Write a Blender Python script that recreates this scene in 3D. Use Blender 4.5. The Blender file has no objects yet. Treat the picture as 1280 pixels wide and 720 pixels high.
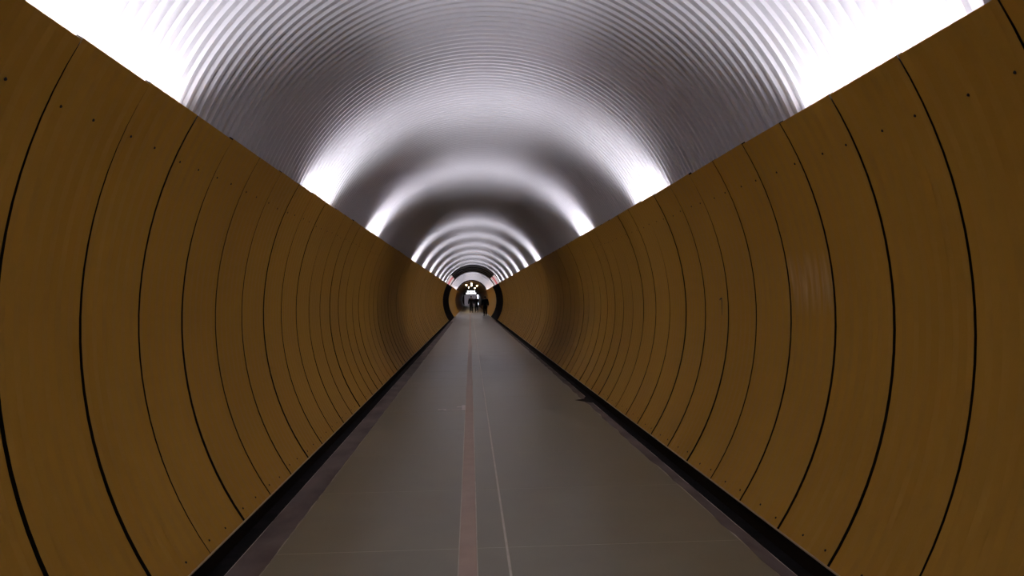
import bpy, math, random
from mathutils import Vector, Matrix
random.seed(7)
SC = bpy.context.scene
COL = SC.collection

# ------------------------------------------------------------------ camera
F = 900.0                       # focal length in pixels of the 1280x720 frame
EYE = Vector((-0.18, 0.0, 1.47))
cam = bpy.data.cameras.new('camera')
cam.sensor_fit = 'HORIZONTAL'; cam.sensor_width = 36.0
cam.lens = F / 1280.0 * 36.0
cam.clip_start = 0.05; cam.clip_end = 500
camo = bpy.data.objects.new('camera', cam); COL.objects.link(camo)
a = Vector(((588 - 640) / F, -(374 - 360) / F, -1.0)).normalized()
rl = math.radians(0.62)
u = Vector((-math.sin(rl), math.cos(rl), 0)); u = (u - a * u.dot(a)).normalized()
r = a.cross(u)
M = Matrix((r, a, u)).to_4x4(); M.translation = EYE
camo.matrix_world = M
SC.camera = camo

# ------------------------------------------------------------------ world, exposure
w = bpy.data.worlds.new('world'); SC.world = w
w.use_nodes = True
w.node_tree.nodes['Background'].inputs[0].default_value = (0.02, 0.02, 0.025, 1)
w.node_tree.nodes['Background'].inputs[1].default_value = 0.05
vs = SC.view_settings
vs.view_transform = 'Standard'; vs.look = 'None'; vs.gamma = 1.0; vs.use_curve_mapping = False
vs.exposure = 1.7
cy = SC.cycles
cy.max_bounces = 10; cy.diffuse_bounces = 7; cy.glossy_bounces = 4
cy.sample_clamp_indirect = 6.0
cy.caustics_reflective = False; cy.caustics_refractive = False
cy.use_denoising = True
try: cy.denoiser = 'OPENIMAGEDENOISE'
except Exception: pass
TUBE = 5.0                     # brightness of the fluorescent tubes
TUBE_COL = (0.93, 0.92, 1.0)
LAMP_W = 13.2                   # watts of each tube's reflector

# ------------------------------------------------------------------ tunnel measures (metres; x right, y along, z up)
CZ, CR = 1.812, 1.998             # vault circle: centre height, radius
PCX, PCZ, PR = 0.26, 1.35, 2.267  # panel arc: centre offset, centre height, radius
PZ0, PZ1 = 0.083, 2.512         # panel bottom and top
Y0, YA, YB, YC, YE = -9.0, 48.3, 61.0, 87.0, 166.0
PITCH = 0.6
SEAM = {-1: 4.086, 1: 4.207}
def panel_x(z, off=0.0): return math.sqrt((PR + off) ** 2 - (z - PCZ) ** 2) - PCX
def shell_x(z): return math.sqrt(CR ** 2 - (z - CZ) ** 2)

# ------------------------------------------------------------------ helpers
def link(o): COL.objects.link(o); return o
def obj(name, verts, faces, mat=None, parent=None, loc=None, smooth=False):
    me = bpy.data.meshes.new(name)
    me.from_pydata([tuple(v) for v in verts], [], faces); me.update()
    if smooth:
        for p in me.polygons: p.use_smooth = True
    if mat: me.materials.append(mat)
    o = link(bpy.data.objects.new(name, me))
    if loc: o.location = loc
    if parent: o.parent = parent
    return o
def tag(o, label=None, cat=None, group=None, kind=None):
    for k, v in (('label', label), ('category', cat), ('group', group), ('kind', kind)):
        if v: o[k] = v
    return o
def empty(name, loc): 
    o = link(bpy.data.objects.new(name, None)); o.location = loc; o.empty_display_size = 0.1; return o
def box(x0, x1, y0, y1, z0, z1):
    v = [(x, y, z) for x in (x0, x1) for y in (y0, y1) for z in (z0, z1)]
    f = [(0, 1, 3, 2), (4, 6, 7, 5), (0, 4, 5, 1), (2, 3, 7, 6), (0, 2, 6, 4), (1, 5, 7, 3)]
    return v, f
def slab(x0, x1, y0, y1, z0, z1, b=0.003):
    """box with bevelled upper edges"""
    v = [(x0, y0, z0), (x1, y0, z0), (x1, y1, z0), (x0, y1, z0),
         (x0, y0, z1 - b), (x1, y0, z1 - b), (x1, y1, z1 - b), (x0, y1, z1 - b),
         (x0 + b, y0 + b, z1), (x1 - b, y0 + b, z1), (x1 - b, y1 - b, z1), (x0 + b, y1 - b, z1)]
    f = [(3, 2, 1, 0), (8, 9, 10, 11)]
    for k in range(4):
        n = (k + 1) % 4
        f += [(k, n, 4 + n, 4 + k), (4 + k, 4 + n, 8 + n, 8 + k)]
    return v, f
def tube(p, q, r0, n=8, caps=True, r1=None):
    p, q = Vector(p), Vector(q); r1 = r0 if r1 is None else r1
    d = (q - p).normalized(); s = d.orthogonal().normalized(); t = d.cross(s)
    v = []
    for c, rr in ((p, r0), (q, r1)):
        v += [c + (s * math.cos(2 * math.pi * i / n) + t * math.sin(2 * math.pi * i / n)) * rr for i in range(n)]
    f = [(i, (i + 1) % n, n + (i + 1) % n, n + i) for i in range(n)]
    if caps: f += [tuple(range(n - 1, -1, -1)), tuple(range(n, 2 * n))]
    return v, f
def merge(*parts):
    V, Fc = [], []
    for v, f in parts:
        k = len(V); V += [tuple(x) for x in v]; Fc += [tuple(i + k for i in q) for q in f]
    return V, Fc
def sweep(profile, ys):
    """profile: list of (x,z); extruded along the tunnel"""
    n = len(profile)
    v = [(x, y, z) for y in ys for x, z in profile]
    f = [(j * n + i, j * n + i + 1, (j + 1) * n + i + 1, (j + 1) * n + i) for j in range(len(ys) - 1) for i in range(n - 1)]
    return v, f

# ------------------------------------------------------------------ materials
def mat(name, col, rough=0.6, spec=0.4, metal=0.0, emit=None, es=0.0):
    m = bpy.data.materials.new(name); m.use_nodes = True
    b = m.node_tree.nodes['Principled BSDF']
    b.inputs['Base Color'].default_value = (*col, 1); b.inputs['Roughness'].default_value = rough
    b.inputs['Specular IOR Level'].default_value = spec; b.inputs['Metallic'].default_value = metal
    if emit:
        b.inputs['Emission Color'].default_value = (*emit, 1); b.inputs['Emission Strength'].default_value = es
    return m
def mottled(name, c1, c2, scale, rough=0.6, spec=0.4, stretch=(1, 1, 1), bump=0.0, bscale=60, detail=5, lo=0.35, hi=0.65, spread=0.08):
    m = mat(name, c1, rough, spec); nt = m.node_tree; b = nt.nodes['Principled BSDF']
    geo = nt.nodes.new('ShaderNodeNewGeometry')
    mp = nt.nodes.new('ShaderNodeMapping'); mp.inputs['Scale'].default_value = stretch
    nz = nt.nodes.new('ShaderNodeTexNoise'); nz.inputs['Scale'].default_value = scale; nz.inputs['Detail'].default_value = detail
    rp = nt.nodes.new('ShaderNodeValToRGB')
    rp.color_ramp.elements[0].position = lo; rp.color_ramp.elements[0].color = (*c1, 1)
    rp.color_ramp.elements[1].position = hi; rp.color_ramp.elements[1].color = (*c2, 1)
    L = nt.links.new
    L(geo.outputs['Position'], mp.inputs['Vector']); L(mp.outputs['Vector'], nz.inputs['Vector'])
    L(nz.outputs['Fac'], rp.inputs['Fac']); L(rp.outputs['Color'], b.inputs['Base Color'])
    mr = nt.nodes.new('ShaderNodeMapRange'); mr.inputs['To Min'].default_value = rough - spread; mr.inputs['To Max'].default_value = rough + spread
    L(nz.outputs['Fac'], mr.inputs['Value']); L(mr.outputs['Result'], b.inputs['Roughness'])
    if bump:
        n2 = nt.nodes.new('ShaderNodeTexNoise'); n2.inputs['Scale'].default_value = bscale; n2.inputs['Detail'].default_value = 3
        bp = nt.nodes.new('ShaderNodeBump'); bp.inputs['Strength'].default_value = bump; bp.inputs['Distance'].default_value = 0.004
        L(geo.outputs['Position'], n2.inputs['Vector']); L(n2.outputs['Fac'], bp.inputs['Height']); L(bp.outputs['Normal'], b.inputs['Normal'])
    return m
GOLD = mottled('golden brown paint', (0.435, 0.230, 0.028), (0.47, 0.255, 0.034), 1.6, 0.6, 0.15, (1, 1, 0.35))
def scuffed():
    """the same paint with pale scuff streaks at hand height"""
    m = GOLD.copy(); m.name = 'golden brown paint scuffed'; nt = m.node_tree; L = nt.links.new
    b = nt.nodes['Principled BSDF']; src = b.inputs['Base Color'].links[0].from_socket
    geo = nt.nodes.new('ShaderNodeNewGeometry'); sep = nt.nodes.new('ShaderNodeSeparateXYZ'); L(geo.outputs['Position'], sep.inputs[0])
    mp = nt.nodes.new('ShaderNodeMapping'); mp.inputs['Scale'].default_value = (0, 26, 2.5); L(geo.outputs['Position'], mp.inputs[0])
    nz = nt.nodes.new('ShaderNodeTexNoise'); nz.inputs['Scale'].default_value = 1.0; nz.inputs['Detail'].default_value = 4; L(mp.outputs[0], nz.inputs['Vector'])
    mr = nt.nodes.new('ShaderNodeMapRange'); mr.inputs['From Min'].default_value = 0.40; mr.inputs['From Max'].default_value = 0.75; L(nz.outputs['Fac'], mr.inputs['Value'])
    # band in height
    d = nt.nodes.new('ShaderNodeMath'); d.operation = 'SUBTRACT'; L(sep.outputs['Z'], d.inputs[0]); d.inputs[1].default_value = 1.55
    ab = nt.nodes.new('ShaderNodeMath'); ab.operation = 'ABSOLUTE'; L(d.outputs[0], ab.inputs[0])
    m2 = nt.nodes.new('ShaderNodeMapRange'); m2.inputs['From Min'].default_value = 0.05; m2.inputs['From Max'].default_value = 0.22
    m2.inputs['To Min'].default_value = 0.55; m2.inputs['To Max'].default_value = 0.0; L(ab.outputs[0], m2.inputs['Value'])
    mu = nt.nodes.new('ShaderNodeMath'); mu.operation = 'MULTIPLY'; L(mr.outputs[0], mu.inputs[0]); L(m2.outputs[0], mu.inputs[1])
    mx = nt.nodes.new('ShaderNodeMix'); mx.data_type = 'RGBA'; L(mu.outputs[0], mx.inputs['Factor']); L(src, mx.inputs[6]); mx.inputs[7].default_value = (0.70, 0.50, 0.30, 1)
    L(mx.outputs[2], b.inputs['Base Color'])
    return m
SCUFF = scuffed()
WHITE = mottled('white painted steel', (0.56, 0.545, 0.57), (0.60, 0.585, 0.61), 0.7, 0.34, 0.45)
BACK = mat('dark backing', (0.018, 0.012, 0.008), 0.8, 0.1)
GUTTER = mottled('black gutter', (0.008, 0.007, 0.007), (0.018, 0.015, 0.015), 9, 0.85, 0.1)
FLOOR = mottled('worn grey floor coating', (0.215, 0.192, 0.128), (0.255, 0.230, 0.158), 2.2, 0.34, 0.5, bump=0.12, bscale=120)
JOINT = mottled('pale joint filler', (0.50, 0.45, 0.36), (0.60, 0.55, 0.45), 6, 0.6, 0.3)
STRIPE = mottled('dull pink stripe', (0.42, 0.305, 0.235), (0.48, 0.355, 0.28), 5, 0.5, 0.3, bump=0.1, bscale=90)
EDGE = mottled('dirty floor edge', (0.11, 0.085, 0.08), (0.20, 0.16, 0.145), 3.5, 0.7, 0.2, (1, 0.5, 1))
LINEM = mottled('light line', (0.55, 0.50, 0.45), (0.68, 0.63, 0.57), 10, 0.6, 0.3)
SEAMM = mottled('pale seam', (0.22, 0.19, 0.16), (0.42, 0.37, 0.32), 4, 0.6, 0.3)
LIP = mat('panel edge highlight', (0.52, 0.40, 0.26), 0.5, 0.4)  # paler than the panels: light caught on the folded edge, put into colour
SCREW = mat('dark screw', (0.015, 0.010, 0.008), 0.6, 0.3)
TUBEM = mat('lit tube', (0.9, 0.9, 0.9), 0.4, 0.2, emit=TUBE_COL, es=TUBE)
TUBEOFF = mat('dead tube', (0.75, 0.75, 0.74), 0.3, 0.4)
HOUSE = mat('white batten', (0.75, 0.75, 0.75), 0.5, 0.3)
CAPM = mat('tube end cap', (0.5, 0.5, 0.5), 0.4, 0.4, 0.6)
BLACK = mat('black lining', (0.014, 0.009, 0.010), 0.9, 0.05)
BLACKG = mottled('black glossy vault', (0.006, 0.005, 0.006), (0.014, 0.012, 0.014), 0.5, 0.4, 0.12)
HOOP = mat('grey hoop reflection', (0.05, 0.046, 0.05), 0.35, 0.4)  # lighter than the vault: its reflections put into the hoop colour
BROWN = mottled('dark brown paint', (0.24, 0.125, 0.05), (0.28, 0.15, 0.06), 1.0, 0.6, 0.2)
BEIGE = mottled('beige brown vault', (0.26, 0.19, 0.12), (0.34, 0.25, 0.16), 0.6, 0.6, 0.3)
PINK = mat('pinkish lamplight slat', (0.78, 0.62, 0.62), 0.5, 0.3, emit=(1, 0.80, 0.80), es=0.16)  # pinkish glow stands in for lamplight on the vault
REDM = mat('reddish lamplight slat', (0.55, 0.05, 0.07), 0.5, 0.3, emit=(1, 0.12, 0.16), es=0.2)  # reddish glow stands in for lamplight on the vault
DAY = mat('daylit pane', (0.8, 0.85, 0.9), 0.2, 0.4, emit=(0.93, 0.95, 1.0), es=0.6)
DAYB = mat('daylit door glass', (0.7, 0.75, 0.9), 0.2, 0.4, emit=(0.78, 0.83, 1.0), es=1.6)
GREYP = mat('glowing grey door leaf', (0.26, 0.22, 0.25), 0.5, 0.3, emit=(0.9, 0.82, 0.95), es=0.035)  # dim glow added so the grey door leaves look lit
DARKF = mat('dark door frame', (0.03, 0.025, 0.025), 0.5, 0.3)
WARM = mat('warm globe', (0.9, 0.8, 0.6), 0.4, 0.2, emit=(1.0, 0.72, 0.40), es=14.0)
BRASS = mat('dark brass fitting', (0.10, 0.07, 0.03), 0.4, 0.4, 0.5)

# ------------------------------------------------------------------ ceiling: trapezoidal corrugated vault
def vault(name, y0, y1, material, seg, z_low=2.0, rib=0.1, depth=0.022, parent=None):
    a0 = math.asin((z_low - CZ) / CR)
    angs = [a0 + (math.pi - 2 * a0) * i / seg for i in range(seg + 1)]
    prof = []
    n = int(round((y1 - y0) / rib))
    for k in range(n):
        y = y0 + k * rib
        # broad flat, steep flank, narrow proud rib, steep flank
        prof += [(y, 0.0), (y + 0.060, 0.0), (y + 0.066, depth), (y + 0.090, depth), (y + 0.096, 0.0)]
    prof.append((y1, 0.0))
    V, Fc = [], []
    for (y, d) in prof:
        rr = CR + 0.008 - d
        V += [(math.cos(t) * rr, y, CZ + math.sin(t) * rr) for t in angs]
    m = seg + 1
    for j in range(len(prof) - 1):
        for i in range(seg):
            Fc.append((j * m + i, (j + 1) * m + i, (j + 1) * m + i + 1, j * m + i + 1))
    return obj(name, V, Fc, material, parent)
ceil = tag(vault('ceiling', Y0, YA, WHITE, 72), 'white corrugated steel vault over the near golden section', kind='structure')
ceil_b = tag(vault('ceiling_far', YB, YC, WHITE, 40), 'white corrugated vault seen beyond the black ring', kind='structure')
ceil_c = tag(vault('ceiling_end', YC, YE, BEIGE, 32, rib=0.3, depth=0.03), 'beige brown vault at the far end of the tunnel', kind='structure')
# small screw heads on the vault
for (ang, y) in ((131, 3.45), (50, 3.4), (101, 4.2), (118, 4.35), (38, 6.1), (90, 4.05), (75, 5.2)):
    t = math.radians(ang); rr = CR + 0.008
    p = Vector((math.cos(t) * rr, y, CZ + math.sin(t) * rr)); d = Vector((-math.cos(t), 0, -math.sin(t)))
    v, f = tube(p - d * 0.002, p + d * 0.004, 0.006, 6)
    obj('screw', v, f, SCREW, ceil)

# black ring: smooth dark vault and lining
angs = [math.radians(-25 + 230 * i / 60) for i in range(61)]
prof = [(math.cos(t) * CR, CZ + math.sin(t) * CR) for t in angs]
v, f = sweep([p for p in prof if p[1] > 2.3], [YA + 0.02, YA + 3, YA + 6, YB - 0.02])
black_vault = tag(obj('ceiling_black', v, f, BLACKG, smooth=True), 'glossy black vault ring midway down the tunnel', kind='structure')
# raised hoops on the black vault, their grey standing in for reflections
for y in (49.5, 52.5, 55.5, 58.5):
    V, Fc = [], []
    T = [math.radians(40 + 100 * i / 30) for i in range(31)]
    for dy, dr in ((0, 0), (0, 0.07), (0.5, 0.07), (0.5, 0)):
        V += [(math.cos(t) * (CR - dr), y + dy, CZ + math.sin(t) * (CR - dr)) for t in T]
    for j in range(3):
        for i in range(30): Fc.append((j * 31 + i, (j + 1) * 31 + i, (j + 1) * 31 + i + 1, j * 31 + i + 1))
    obj('hoop', V, Fc, HOOP, black_vault)

# ------------------------------------------------------------------ walls
SIDE = {-1: 'left', 1: 'right'}
NZ = 22
def arc_z(n, z0=PZ0, z1=PZ1):
    a0, a1 = math.asin((z0 - PCZ) / PR), math.asin((z1 - PCZ) / PR)
    return [PCZ + PR * math.sin(a0 + (a1 - a0) * i / n) for i in range(n + 1)]
def wall_backing(s):
    zs = arc_z(NZ, PZ0 - 0.02, PZ1 - 0.035)
    pr = [(s * 1.66, -0.07)] + [(s * panel_x(z, 0.034), z) for z in zs]
    top = pr[-1]
    pr += [(top[0] + s * 0.012, top[1])]                                        # sheet edge, then down behind to the ledge
    zl = 2.20
    pr += [(s * (panel_x(zl, 0.034) + 0.012), zl), (s * (shell_x(zl) + 0.02), zl)]
    v, f = sweep(pr, [Y0, 10, 28, YA])
    o = obj('wall_' + SIDE[s], v, f, BACK)
    return tag(o, SIDE[s] + ' tunnel wall clad in golden brown curved steel panels', kind='structure')
WALL = {s: wall_backing(s) for s in (-1, 1)}

W = PITCH - 0.005
def panel_mesh(s, fine):
    """curved sheet with shallow vertical ribs and edges folded back"""
    ribs = 6
    ys = []
    k = 4 if fine else 1
    n = ribs * k if fine else 4
    for i in range(n + 1):
        y = -W / 2 + W * i / n
        d = 0.0045 * (0.5 - 0.5 * math.cos(2 * math.pi * ribs * (i / n))) if fine else 0.0
        ys.append((y, d))
    cols = [(-W / 2 + 0.001, 0.028), (-W / 2 + 0.0005, 0.004)] + ys + [(W / 2 - 0.0005, 0.004), (W / 2 - 0.001, 0.028)]
    zs = arc_z(NZ if fine else 14)
    V, Fc = [], []
    for z in zs:
        px = panel_x(z); nx, nz = (px + PCX) / PR, (z - PCZ) / PR
        sh = 1.0 - 0.014 * max(0.0, math.sin(math.pi * (z - PZ0) / (PZ1 - PZ0))) ** 0.7
        for (y, d) in cols:
            y *= sh
            V.append((s * (px + nx * d), y, z + nz * d))
    m = len(cols)
    for j in range(len(zs) - 1):
        for i in range(m - 1):
            q = (j * m + i, j * m + i + 1, (j + 1) * m + i + 1, (j + 1) * m + i)
            Fc.append(q if s < 0 else q[::-1])
    # local origin at the middle of the sheet
    ox, oz = s * panel_x(PCZ), PCZ
    V = [(x - ox, y, z - oz) for x, y, z in V]
    me = bpy.data.meshes.new('panel'); me.from_pydata(V, [], Fc); me.update()
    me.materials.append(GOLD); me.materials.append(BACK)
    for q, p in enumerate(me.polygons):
        if q % (m - 1) in (0, 1, m - 3, m - 2): p.material_index = 1       # folded edges coloured dark so the seams look shaded
    if not fine:
        for p in me.polygons: p.use_smooth = True
    return me
def screw_mesh(s):
    v, f = tube((0, 0, 0), (-s * 0.004, 0, 0), 0.0075, 7, r1=0.005)
    me = bpy.data.meshes.new('screw'); me.from_pydata([tuple(q) for q in v], [], f); me.update(); me.materials.append(SCREW)
    return me
PANELS = {}
for s in (-1, 1):
    fine, coarse, scm = panel_mesh(s, True), panel_mesh(s, False), screw_mesh(s)
    scuffm = fine.copy(); scuffm.materials[0] = SCUFF
    ox = s * panel_x(PCZ)
    k = int(math.floor((Y0 - SEAM[s]) / PITCH)) + 1
    while True:
        ya = SEAM[s] + k * PITCH; k += 1
        if ya + PITCH > YA: break
        near = ya < 22
        me = fine if near else coarse
        if s > 0 and abs(ya - SEAM[1]) < 0.05: me = scuffm
        o = link(bpy.data.objects.new('panel', me))
        wob = random.uniform(-1, 1)
        o.location = (ox + s * random.uniform(0, 0.003), ya + PITCH / 2 + random.uniform(-0.002, 0.002), PCZ + random.uniform(-0.004, 0.004))
        o.rotation_euler = (random.uniform(-1, 1) * 0.004 - 0.011, 0, random.uniform(-1, 1) * 0.003)
        o.scale = (1, random.choice((0.980, 0.984, 0.987) if ya < 6.5 else (0.968, 0.974, 0.980)), 1)
        o.parent = WALL[s]
        PANELS[(s, round(ya, 2))] = o
        if 1.5 < ya < 13:
            for z in (0.135, 2.27):
                px = panel_x(z)
                for fr in (0.12, 0.56):
                    c = link(bpy.data.objects.new('screw', scm))
                    c.parent = o
                    dz = random.uniform(-0.008, 0.008)
                    c.location = (s * panel_x(z + dz) - ox - s * 0.0005, -W / 2 + W * fr + random.uniform(-0.01, 0.01), z + dz - PCZ)
                    c.rotation_euler = (0, -s * math.asin((z - PCZ) / PR) , 0)
    # lip along the lower panel edge, coloured pale for caught light, and dark gutter below it
    xb = panel_x(PZ0)
    pr = [(s * (xb + 0.004), PZ0 + 0.004), (s * (xb - 0.006), PZ0 + 0.005), (s * (xb - 0.006), PZ0 - 0.003), (s * (xb + 0.012), PZ0 - 0.004)]
    v, f = sweep(pr, [Y0, 10, 28, YA])
    tag(obj('trim_%d' % (1 if s < 0 else 2), v, f, LIP), 'thin lip coloured pale for caught light under the %s panels' % SIDE[s], kind='structure')
    pr = [(s * 1.515, -0.004), (s * 1.52, -0.05), (s * 1.66, -0.05), (s * 1.665, 0.07)]
    v, f = sweep(pr, [Y0, 10, 28, YA, YE])
    tag(obj('baseboard_' + SIDE[s], v, f, GUTTER), 'black gutter between the floor and the %s wall' % SIDE[s], kind='structure')

# dark hook-shaped mark on a right-hand panel
host = min((o for (s, y), o in PANELS.items() if s > 0), key=lambda o: abs(o.location.y - (SEAM[1] + 3.5 * PITCH)))
def on_right(y, z, d=0.0015):
    px = panel_x(z) - d; return (px - host.location.x, y - host.location.y, z - host.location.z)
pts = [((6.15, 1.30), 0.004), ((6.15, 1.36), 0.007), ((6.148, 1.42), 0.009), ((6.15, 1.455), 0.013)]
V = []; Fc = []
for (y, z), hw in pts: V += [on_right(y - hw, z), on_right(y + hw, z)]
for i in range(3): Fc.append((2 * i, 2 * i + 1, 2 * i + 3, 2 * i + 2))
V += [on_right(6.20, 1.43), on_right(6.205, 1.445)]
Fc.append((6, 7, 9, 8))
mk = obj('painted_mark', V, Fc, SCREW, host)
mk['label'] = 'small black stroke like a figure one'

# lining of the black ring, the second golden section and the brown end section
def lining(name, s, y0, y1, material, label, joints=None):
    zs = arc_z(NZ, -0.06, 2.512)
    pr = [(s * panel_x(z), z) for z in zs]
    pr += [(s * (panel_x(2.512) + 0.012), 2.512), (s * (panel_x(2.25) + 0.04), 2.25), (s * (shell_x(2.25) + 0.02), 2.25)]
    v, f = sweep(pr, [y0 + 0.001, (y0 + y1) / 2, y1 - 0.001])
    return tag(obj(name, v, f, material, smooth=False), label, kind='structure')
for s in (-1, 1):
    n = SIDE[s]
    lining('wall_%s_black' % n, s, YA, YB, BLACK, 'smooth black %s wall of the dark ring' % n)
    lining('wall_%s_far' % n, s, YB, YC, GOLD, 'golden %s wall beyond the black ring' % n)
    lining('wall_%s_end' % n, s, YC, YE, BROWN, 'dark brown %s wall near the far doors' % n)

# dark arch trim where the brown end section starts
T = [math.radians(20 + 140 * i / 40) for i in range(41)]
V, Fc = [], []
for y, dr in ((YC - 0.4, 0.0), (YC - 0.4, 0.13), (YC + 0.4, 0.13), (YC + 0.4, 0.0)):
    V += [(math.cos(t) * (CR - dr), y, CZ + math.sin(t) * (CR - dr)) for t in T]
for j in range(3):
    for i in range(40): Fc.append((j * 41 + i, (j + 1) * 41 + i, (j + 1) * 41 + i + 1, j * 41 + i + 1))
tag(obj('trim_3', V, Fc, BLACK), 'dark arch hoop before the brown end section', kind='structure')

# ------------------------------------------------------------------ floor
v, f = box(-1.517, 1.517, Y0, YE, -0.12, -0.0008)
floor = tag(obj('floor', v, f, JOINT), 'grey coated tunnel floor with a dull pink stripe', kind='structure')
XS0, XS1, XT = -0.262, -0.157, 0.020          # stripe edges, thin line
JP, J0 = 1.31, 4.28 - 10 * 1.31
YJ = J0 + JP * 40
G = 0.0032
cache = {}
for name, x0, x1, m in (('floor_slab', -1.326, XS0, FLOOR), ('floor_slab', XS1, XT - 0.004, FLOOR), ('floor_slab', XT + 0.004, 1.43, FLOOR)):
    v, f = slab(x0 + G, x1 - G, -JP / 2 + G, JP / 2 - G, -0.02, 0.0, 0.0012)
    me = bpy.data.meshes.new(name); me.from_pydata(v, [], f); me.update(); me.materials.append(m)
    for k in range(40):
        o = link(bpy.data.objects.new(name, me)); o.location = (0, J0 + JP * (k + 0.5), 0)
        o.parent = floor
    v, f = slab(x0 + G, x1 - G, YJ + G, YE, -0.02, 0.0, 0.0012)
    obj(name, v, f, m, floor)
v, f = slab(XS0 + G, XS1 - G, Y0, YE, -0.02, 0.0006, 0.001)
o = obj('centre_stripe', v, f, STRIPE, floor); o['label'] = 'dull pink stripe along the floor'
v, f = slab(XT - 0.0028, XT + 0.0028, Y0, YE, -0.02, -0.0003, 0.0003)
o = obj('joint_line', v, f, LINEM, floor); o['label'] = 'thin pale line along the floor'
def ragged_strip(x_in, x_out, n, jit):
    V, Fc = [], []
    for i in range(n + 1):
        y = -1 + (YA + 1) * (i / n) ** 1.6
        V += [(x_in + random.uniform(-jit, jit), y, 0.0004), (x_out + random.uniform(-jit, jit) * 0.4, y, 0.0004), (x_out, y, -0.02)]
    for i in range(n):
        b = 3 * i
        Fc += [(b, b + 1, b + 4, b + 3), (b + 1, b + 2, b + 5, b + 4)]
    return V, Fc
v, f = ragged_strip(-1.326, -1.513, 120, 0.006)
o = obj('edge_strip', v, [q[::-1] for q in f], EDGE, floor); o['label'] = 'dark dirty concrete strip along the left edge'
v, f = ragged_strip(1.425, 1.513, 160, 0.014)
o = obj('edge_strip', v, f, EDGE, floor); o['label'] = 'dark dirty band along the right edge'
V, Fc = [], []                       # pale ragged seam between the strip and the floor coating
for i in range(181):
    y = 1 + 29 * (i / 180) ** 1.5; xm = -1.325 + random.uniform(-0.006, 0.006); hw = random.uniform(0.0006, 0.0035)
    V += [(xm - hw, y, 0.0009), (xm + hw, y, 0.0009)]
for i in range(180): Fc.append((2 * i, 2 * i + 1, 2 * i + 3, 2 * i + 2))
o = obj('ragged_seam', V, Fc, SEAMM, floor); o['label'] = 'pale ragged seam along the left strip'
# pale scraped mark
V, Fc = merge(box(-0.55, -0.30, 9.60, 9.64, 0, 0.0012), box(-0.31, -0.265, 9.60, 10.05, 0, 0.0012), box(-0.63, -0.52, 9.66, 9.72, 0, 0.0010), box(-0.38, -0.31, 9.86, 9.92, 0, 0.0010))
o = obj('scraped_mark', V, Fc, LINEM, floor); o['label'] = 'small pale L-shaped scrape on the floor'
# black notch of the gutter reaching into the floor
V = [(1.30, 10.32, 0.001), (1.45, 10.08, 0.001), (1.53, 10.0, 0.001), (1.53, 10.75, 0.001), (1.46, 10.45, 0.001), (1.38, 10.38, 0.001)]
o = obj('gutter_notch', V, [(0, 1, 2, 3, 4, 5)], GUTTER, floor); o['label'] = 'pointed black notch at the right floor edge'

# ------------------------------------------------------------------ fluorescent lamps behind the panel tops
LZ, LX = 2.432, 1.818
LP, L0 = 4.40, 3.42
ORD = ['first', 'second', 'third', 'fourth', 'fifth', 'sixth', 'seventh', 'eighth', 'ninth', 'tenth', 'eleventh', 'twelfth', 'thirteenth', 'fourteenth', 'fifteenth']
def lamp(s, y, lit, label, group, power=1.0):
    L = 1.5
    e = empty('fluorescent_lamp', (s * LX, y, LZ - 0.07))
    tag(e, label, 'lamp', group)
    v, f = box(-0.022, 0.022, -L / 2 - 0.02, L / 2 + 0.02, 0.0, 0.045)
    obj('housing', v, f, HOUSE, e)
    v, f = tube((0, -L / 2 + 0.02, 0.07), (0, L / 2 - 0.02, 0.07), 0.013, 8, False)
    obj('tube', v, f, TUBEM if lit else TUBEOFF, e)
    if lit:
        l = bpy.data.lights.new('reflector_light', 'AREA'); l.shape = 'RECTANGLE'; l.size = 0.03; l.size_y = L - 0.06
        l.energy = LAMP_W * power; l.color = TUBE_COL; l.spread = math.radians(136)
        lo = link(bpy.data.objects.new('reflector_light', l)); lo.parent = e; lo.location = (0, 0, 0.086)
        lo.rotation_euler = (0, math.pi - s * math.radians(50), 0)
    for q in (-1, 1):
        v, f = merge(tube((0, q * (L / 2 - 0.02), 0.07), (0, q * (L / 2 + 0.015), 0.07), 0.0145, 8), box(-0.012, 0.012, q * L / 2 - 0.012, q * L / 2 + 0.012, 0.04, 0.07))
        obj('end_cap', v, f, CAPM, e)
    return e
for s in (-1, 1):
    for k in range(-2, 11):
        y = L0 + LP * k
        if k < 0:
            lb = 'white fluorescent tube behind the %s panels, %s' % (SIDE[s], 'just beside the camera' if k == -1 else 'some metres behind the camera')
        elif k == 3: lb = 'unlit fluorescent tube in the dark stretch behind the %s panels' % SIDE[s]
        else: lb = 'white fluorescent tube hidden behind the %s panel tops, %s glow from the camera' % (SIDE[s], ORD[k if k < 3 else k - 1])
        lamp(s, y, k != 3, lb, 'fluorescent tubes behind the golden panels')
    for k in range(6):
        lamp(s, YB + 2.2 + 4.5 * k, True, 'fluorescent tube behind the far %s wall, %s after the black ring' % (SIDE[s], ORD[k]), 'fluorescent tubes beyond the black ring', 1.4)

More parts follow.
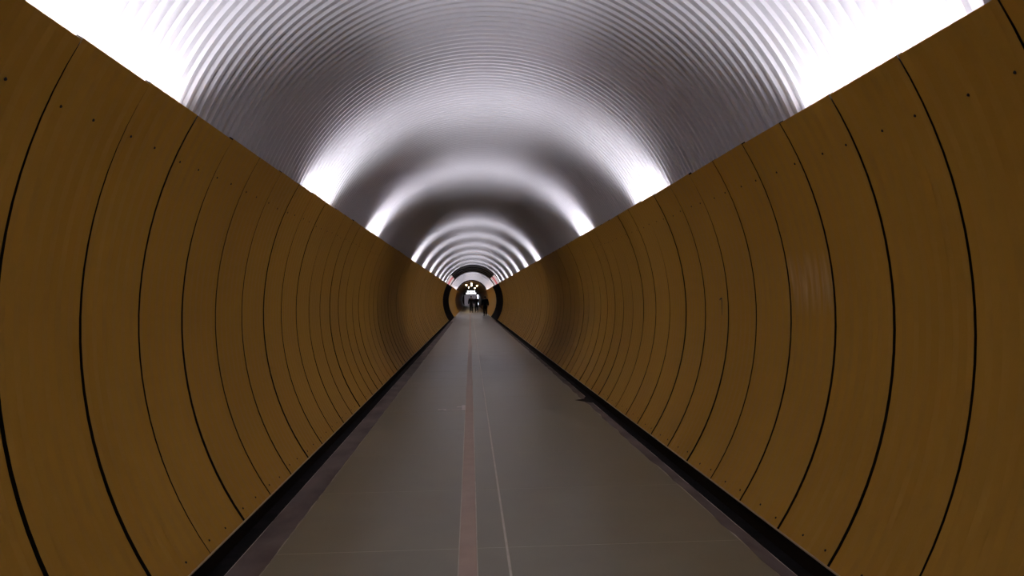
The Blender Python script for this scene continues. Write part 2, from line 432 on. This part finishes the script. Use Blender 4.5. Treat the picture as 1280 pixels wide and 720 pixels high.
# ------------------------------------------------------------------ glowing slats as lamplight bands in the black ring
def lamplight_slats(s):  # bands of lamplight on the vault, built as added glowing slats
    e = empty('lamplight_bands', (s * 1.75, 48.0, 2.5))
    tag(e, 'red and white glowing slats standing in for lamplight on the %s side of the black ring' % SIDE[s], 'light patch', 'added lamplight bands in the black ring')
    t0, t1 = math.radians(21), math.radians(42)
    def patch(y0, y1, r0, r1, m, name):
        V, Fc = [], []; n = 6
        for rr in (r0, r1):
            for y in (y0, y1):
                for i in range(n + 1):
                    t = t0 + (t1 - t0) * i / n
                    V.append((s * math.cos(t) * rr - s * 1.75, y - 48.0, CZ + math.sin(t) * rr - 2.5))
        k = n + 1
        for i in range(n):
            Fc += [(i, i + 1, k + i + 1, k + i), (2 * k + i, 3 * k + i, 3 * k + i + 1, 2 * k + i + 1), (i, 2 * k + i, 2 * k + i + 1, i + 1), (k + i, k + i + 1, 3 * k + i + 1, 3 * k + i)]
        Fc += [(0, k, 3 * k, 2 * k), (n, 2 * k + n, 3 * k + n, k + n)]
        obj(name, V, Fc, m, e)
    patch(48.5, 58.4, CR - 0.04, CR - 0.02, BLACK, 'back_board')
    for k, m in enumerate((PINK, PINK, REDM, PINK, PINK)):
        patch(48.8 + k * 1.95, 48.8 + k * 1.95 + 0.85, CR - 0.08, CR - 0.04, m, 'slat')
for s in (-1, 1): lamplight_slats(s)

# ------------------------------------------------------------------ warm lamps in the brown end section
def globe(loc, rad, label):
    e = empty('globe_lamp', loc); tag(e, label, 'lamp', 'warm lamps in the brown end section')
    V, Fc = [], []; nu, nv = 10, 6
    for j in range(nv + 1):
        ph = -math.pi / 2 + math.pi * j / nv
        V += [(rad * math.cos(ph) * math.cos(2 * math.pi * i / nu), rad * math.cos(ph) * math.sin(2 * math.pi * i / nu), rad * math.sin(ph)) for i in range(nu)]
    for j in range(nv):
        for i in range(nu): Fc.append((j * nu + i, j * nu + (i + 1) % nu, (j + 1) * nu + (i + 1) % nu, (j + 1) * nu + i))
    obj('globe', V, Fc, WARM, e, smooth=True)
    top = CZ + math.sqrt((CR - 0.06) ** 2 - (abs(loc[0]) + 0.05) ** 2) - loc[2] + 0.02
    v, f = merge(tube((0, 0, rad * 0.95), (0, 0, top), 0.03, 8), tube((0, 0, rad * 0.9), (0, 0, rad * 1.15), rad * 0.5, 10))
    obj('stem', v, f, BRASS, e)
for x, y, lb in ((0.0, 93, 'nearest warm globe lamp under the crown of the brown vault'), (-0.7, 96, 'warm globe lamp hanging left in the brown vault'),
                 (0.75, 100, 'warm globe lamp hanging right in the brown vault'), (0.0, 106, 'warm globe lamp further back under the brown vault crown'),
                 (-0.45, 120, 'warm globe lamp deep on the left of the brown vault'), (0.6, 124, 'warm globe lamp deep on the right of the brown vault')):
    globe((x, y, CZ + math.sqrt(CR ** 2 - x * x) - 0.34), 0.085, lb)

# ------------------------------------------------------------------ far end: wall, transom lights, doors
T = [math.radians(-40 + 260 * i / 48) for i in range(49)]
V = [(math.cos(t) * 2.2, YE, CZ + math.sin(t) * 2.2) for t in T]
tag(obj('wall_end', V, [tuple(range(len(V)))[::-1]], DARKF), 'dark end wall around the far doors', kind='structure')
d = tag(empty('door_1', (0, YE - 0.1, 0)), 'pale grey double door under bright transom panes at the tunnel end', kind='structure')
for x0, x1 in ((-1.55, -0.55), (-0.5, 0.5), (0.55, 1.3)):
    v, f = slab(x0, x1, -0.04, 0.06, 0.02, 2.45, 0.01); obj('door_leaf', v, f, GREYP, d)
v, f = slab(1.36, 1.66, -0.03, 0.04, 0.05, 2.45, 0.01); obj('glass_panel', v, f, DAYB, d)
v, f = slab(-1.6, 1.75, -0.05, 0.05, 2.46, 2.56, 0.01); obj('frame', v, f, DARKF, d)
for row, (z0, z1) in enumerate(((2.6, 2.98), (3.06, 3.44))):
    for x0, x1 in ((-1.15, -0.45), (-0.35, 0.35), (0.45, 1.15)):
        if row and x0 < -1: x0 = -0.9
        if row and x1 > 1: x1 = 0.9
        v, f = slab(x0, x1, -0.03, 0.03, z0, z1, 0.01); obj('pane', v, f, DAY, d)

# ------------------------------------------------------------------ people walking away
SKIN = mat('skin', (0.42, 0.26, 0.19), 0.55, 0.3)
HAIRM = mat('dark hair', (0.012, 0.009, 0.007), 0.6, 0.3)
COATS = [mat('black wool coat', (0.010, 0.009, 0.010), 0.85, 0.15), mat('charcoal jacket', (0.014, 0.013, 0.015), 0.8, 0.15), mat('black parka', (0.009, 0.009, 0.011), 0.75, 0.2)]
TROUS = mat('dark trousers', (0.011, 0.010, 0.012), 0.85, 0.15)
SHOE = mat('black shoes', (0.008, 0.007, 0.007), 0.5, 0.3)
def skinned(name, pts, edges, rad, root, material, parent, levels=2):
    me = bpy.data.meshes.new(name); me.from_pydata(pts, edges, []); me.update()
    o = link(bpy.data.objects.new(name, me))
    if not me.skin_vertices:
        bpy.context.view_layer.objects.active = o
    md = o.modifiers.new('Skin', 'SKIN'); md.use_smooth_shade = True
    if not me.skin_vertices: me.skin_vertices.new()
    data = me.skin_vertices[0].data
    for i, rr in enumerate(rad):
        data[i].radius = rr if isinstance(rr, tuple) else (rr, rr); data[i].use_root = (i == root)
    sd = o.modifiers.new('Sub', 'SUBSURF'); sd.levels = levels; sd.render_levels = levels
    dg = bpy.context.evaluated_depsgraph_get()
    nm = bpy.data.meshes.new_from_object(o.evaluated_get(dg))
    bpy.data.objects.remove(o)
    nm.name = name; nm.materials.clear(); nm.materials.append(material)
    for p in nm.polygons: p.use_smooth = True
    o = link(bpy.data.objects.new(name, nm)); o.parent = parent
    return o
def person(loc, H, stride, coat, label, long_coat, lead=1):
    """walks towards +y; joints in units of a 1.75 m figure"""
    k = H / 1.75
    e = empty('person', loc); tag(e, label, 'person', 'people walking away')
    J = {}
    def j(n, x, y, z): J[n] = (x * k, y * k, z * k)
    j('pel', 0, 0, 0.96); j('wst', 0, 0.01, 1.08); j('chs', 0, 0.02, 1.28); j('shc', 0, 0.015, 1.42); j('nck', 0, 0.03, 1.50); j('hd0', 0, 0.045, 1.57); j('hd1', 0, 0.05, 1.67)
    for s, n in ((-1, 'l'), (1, 'r')):
        d = stride * s * lead
        j('hip' + n, s * 0.09, 0, 0.92)
        j('kne' + n, s * 0.095, 0.20 * d + (0.05 if d < 0 else 0.04), 0.50 + (0.01 if d < 0 else 0))
        j('ank' + n, s * 0.095, 0.42 * d - (0.04 if d < 0 else 0), 0.085 + (0.06 if d < 0 else 0))
        j('toe' + n, s * 0.105, 0.42 * d + 0.16 - (0.04 if d < 0 else 0), 0.035)
        j('sho' + n, s * 0.19, 0.01, 1.40)
        j('elb' + n, s * 0.255, -0.14 * d - 0.03, 1.13)
        j('wri' + n, s * 0.26, -0.26 * d + 0.06, 0.90)
        j('plm' + n, s * 0.258, -0.29 * d + 0.09, 0.82)
    R = dict(pel=(.13, .10), wst=(.115, .09), chs=(.15, .105), shc=(.12, .08), nck=.055, hd0=(.070, .080), hd1=(.072, .088), hip=.085, kne=.055, ank=.040, toe=(.040, .028), sho=.058, elb=.042, wri=.028, plm=(.022, .038))
    def get(names, grow=0.0):
        pts = [J[n] for n in names]; rad = []
        for n in names:
            q = R[n] if n in R else R[n[:-1]]
            q = q if isinstance(q, tuple) else (q, q)
            rad.append(tuple((t + grow) * k for t in q))
        return pts, rad
    names = ['pel', 'wst', 'chs', 'shc', 'nck', 'hd0', 'hd1']
    E = [(i, i + 1) for i in range(6)]
    for n in 'lr':
        b = len(names); names += ['hip' + n, 'kne' + n, 'ank' + n, 'toe' + n]; E += [(0, b), (b, b + 1), (b + 1, b + 2), (b + 2, b + 3)]
        b = len(names); names += ['sho' + n, 'elb' + n, 'wri' + n, 'plm' + n]; E += [(3, b), (b, b + 1), (b + 1, b + 2), (b + 2, b + 3)]
    pts, rad = get(names)
    # five fingers on each palm
    for s, n in ((-1, 'l'), (1, 'r')):
        pi = names.index('plm' + n); P = Vector(pts[pi])
        for q, (oy, ln) in enumerate(((0.030, 0.072), (0.010, 0.082), (-0.010, 0.076), (-0.028, 0.060))):
            b = len(pts)
            a1 = P + Vector((0, oy, -0.035)) * k; a2 = a1 + Vector((-s * 0.006, 0.008, -ln * 0.55)) * k; a3 = a2 + Vector((-s * 0.014, 0.014, -ln * 0.42)) * k
            pts += [tuple(a1), tuple(a2), tuple(a3)]; rad += [(.0095 * k,) * 2, (.0085 * k,) * 2, (.007 * k,) * 2]
            E += [(pi, b), (b, b + 1), (b + 1, b + 2)]
        b = len(pts)
        a1 = P + Vector((-s * 0.010, 0.040, 0.012)) * k; a2 = a1 + Vector((-s * 0.010, 0.022, -0.032)) * k; a3 = a2 + Vector((-s * 0.006, 0.008, -0.028)) * k
        pts += [tuple(a1), tuple(a2), tuple(a3)]; rad += [(.011 * k,) * 2, (.010 * k,) * 2, (.008 * k,) * 2]
        E += [(pi, b), (b, b + 1), (b + 1, b + 2)]
    # nose and ears
    hd = Vector(J['hd0']); hi = names.index('hd0')
    for off, rr in (((0, 0.095, 0.03), .012), ((-0.074, 0.0, 0.03), .016), ((0.074, 0.0, 0.03), .016)):
        b = len(pts); pts.append(tuple(hd + Vector(off) * k)); rad.append((rr * k,) * 2); E.append((hi, b))
    skinned('body', pts, E, rad, 0, SKIN, e)
    # clothing grown from the same joints
    cn = ['pel', 'wst', 'chs', 'shc']; E = [(0, 1), (1, 2), (2, 3)]
    for n in 'lr':
        b = len(cn); cn += ['sho' + n, 'elb' + n, 'wri' + n]; E += [(3, b), (b, b + 1), (b + 1, b + 2)]
    cp, cr = get(cn, 0.045)
    b = len(cp); cp.append((0, 0, (0.62 if long_coat else 0.84) * k)); cr.append((.22 * k, .18 * k)); E.append((0, b))
    b = len(cp); cp.append((0, 0.02 * k, 1.49 * k)); cr.append((.085 * k, .085 * k)); E.append((3, b))
    skinned('coat', cp, E, cr, 0, coat, e)
    for n in 'lr':
        tn = ['pel', 'hip' + n, 'kne' + n, 'ank' + n]
        tp, tr = get(tn, 0.034); tr[0] = (.10 * k, .10 * k)
        tp[3] = tuple(Vector(tp[3]) + Vector((0, 0, 0.02 * k)))
        skinned('trouser_leg', tp, [(0, 1), (1, 2), (2, 3)], tr, 0, TROUS, e)
        A, Tt = Vector(J['ank' + n]), Vector(J['toe' + n])
        sp = [tuple(A + Vector((0, -0.055, -0.035)) * k), tuple(A + Vector((0, 0.02, -0.025)) * k), tuple(Tt), tuple(Tt + Vector((0, 0.05, 0)) * k)]
        skinned('shoe', sp, [(0, 1), (1, 2), (2, 3)], [(.045 * k, .045 * k), (.05 * k, .052 * k), (.05 * k, .036 * k), (.04 * k, .028 * k)], 0, SHOE, e)
    hp = [tuple(hd + Vector(o_) * k) for o_ in ((0, -0.035, -0.01), (0, -0.03, 0.06), (0, -0.005, 0.125), (0, 0.05, 0.135))]
    skinned('hair', hp, [(0, 1), (1, 2), (2, 3)], [(.088 * k, .070 * k), (.098 * k, .085 * k), (.090 * k, .070 * k), (.065 * k, .045 * k)], 0, HAIRM, e)
    # eyes and mouth on the face
    for sx in (-1, 1):
        v, f = tube(hd + Vector((sx * 0.028, 0.078, 0.05)) * k, hd + Vector((sx * 0.028, 0.087, 0.05)) * k, 0.009 * k, 6)
        obj('eye', v, f, HAIRM, e)
    return e
person((-0.10, 79.0, 0), 1.84, 0.55, COATS[0], 'left walker of the far pair in a black knee-length coat', True, 1)
person((0.50, 79.6, 0), 1.80, 0.5, COATS[1], 'right walker of the far pair in a charcoal knee-length coat', True, -1)
person((1.10, 63.0, 0), 1.74, 0.75, COATS[2], 'nearer walker in dark clothes striding alone by the right wall', False, 1)
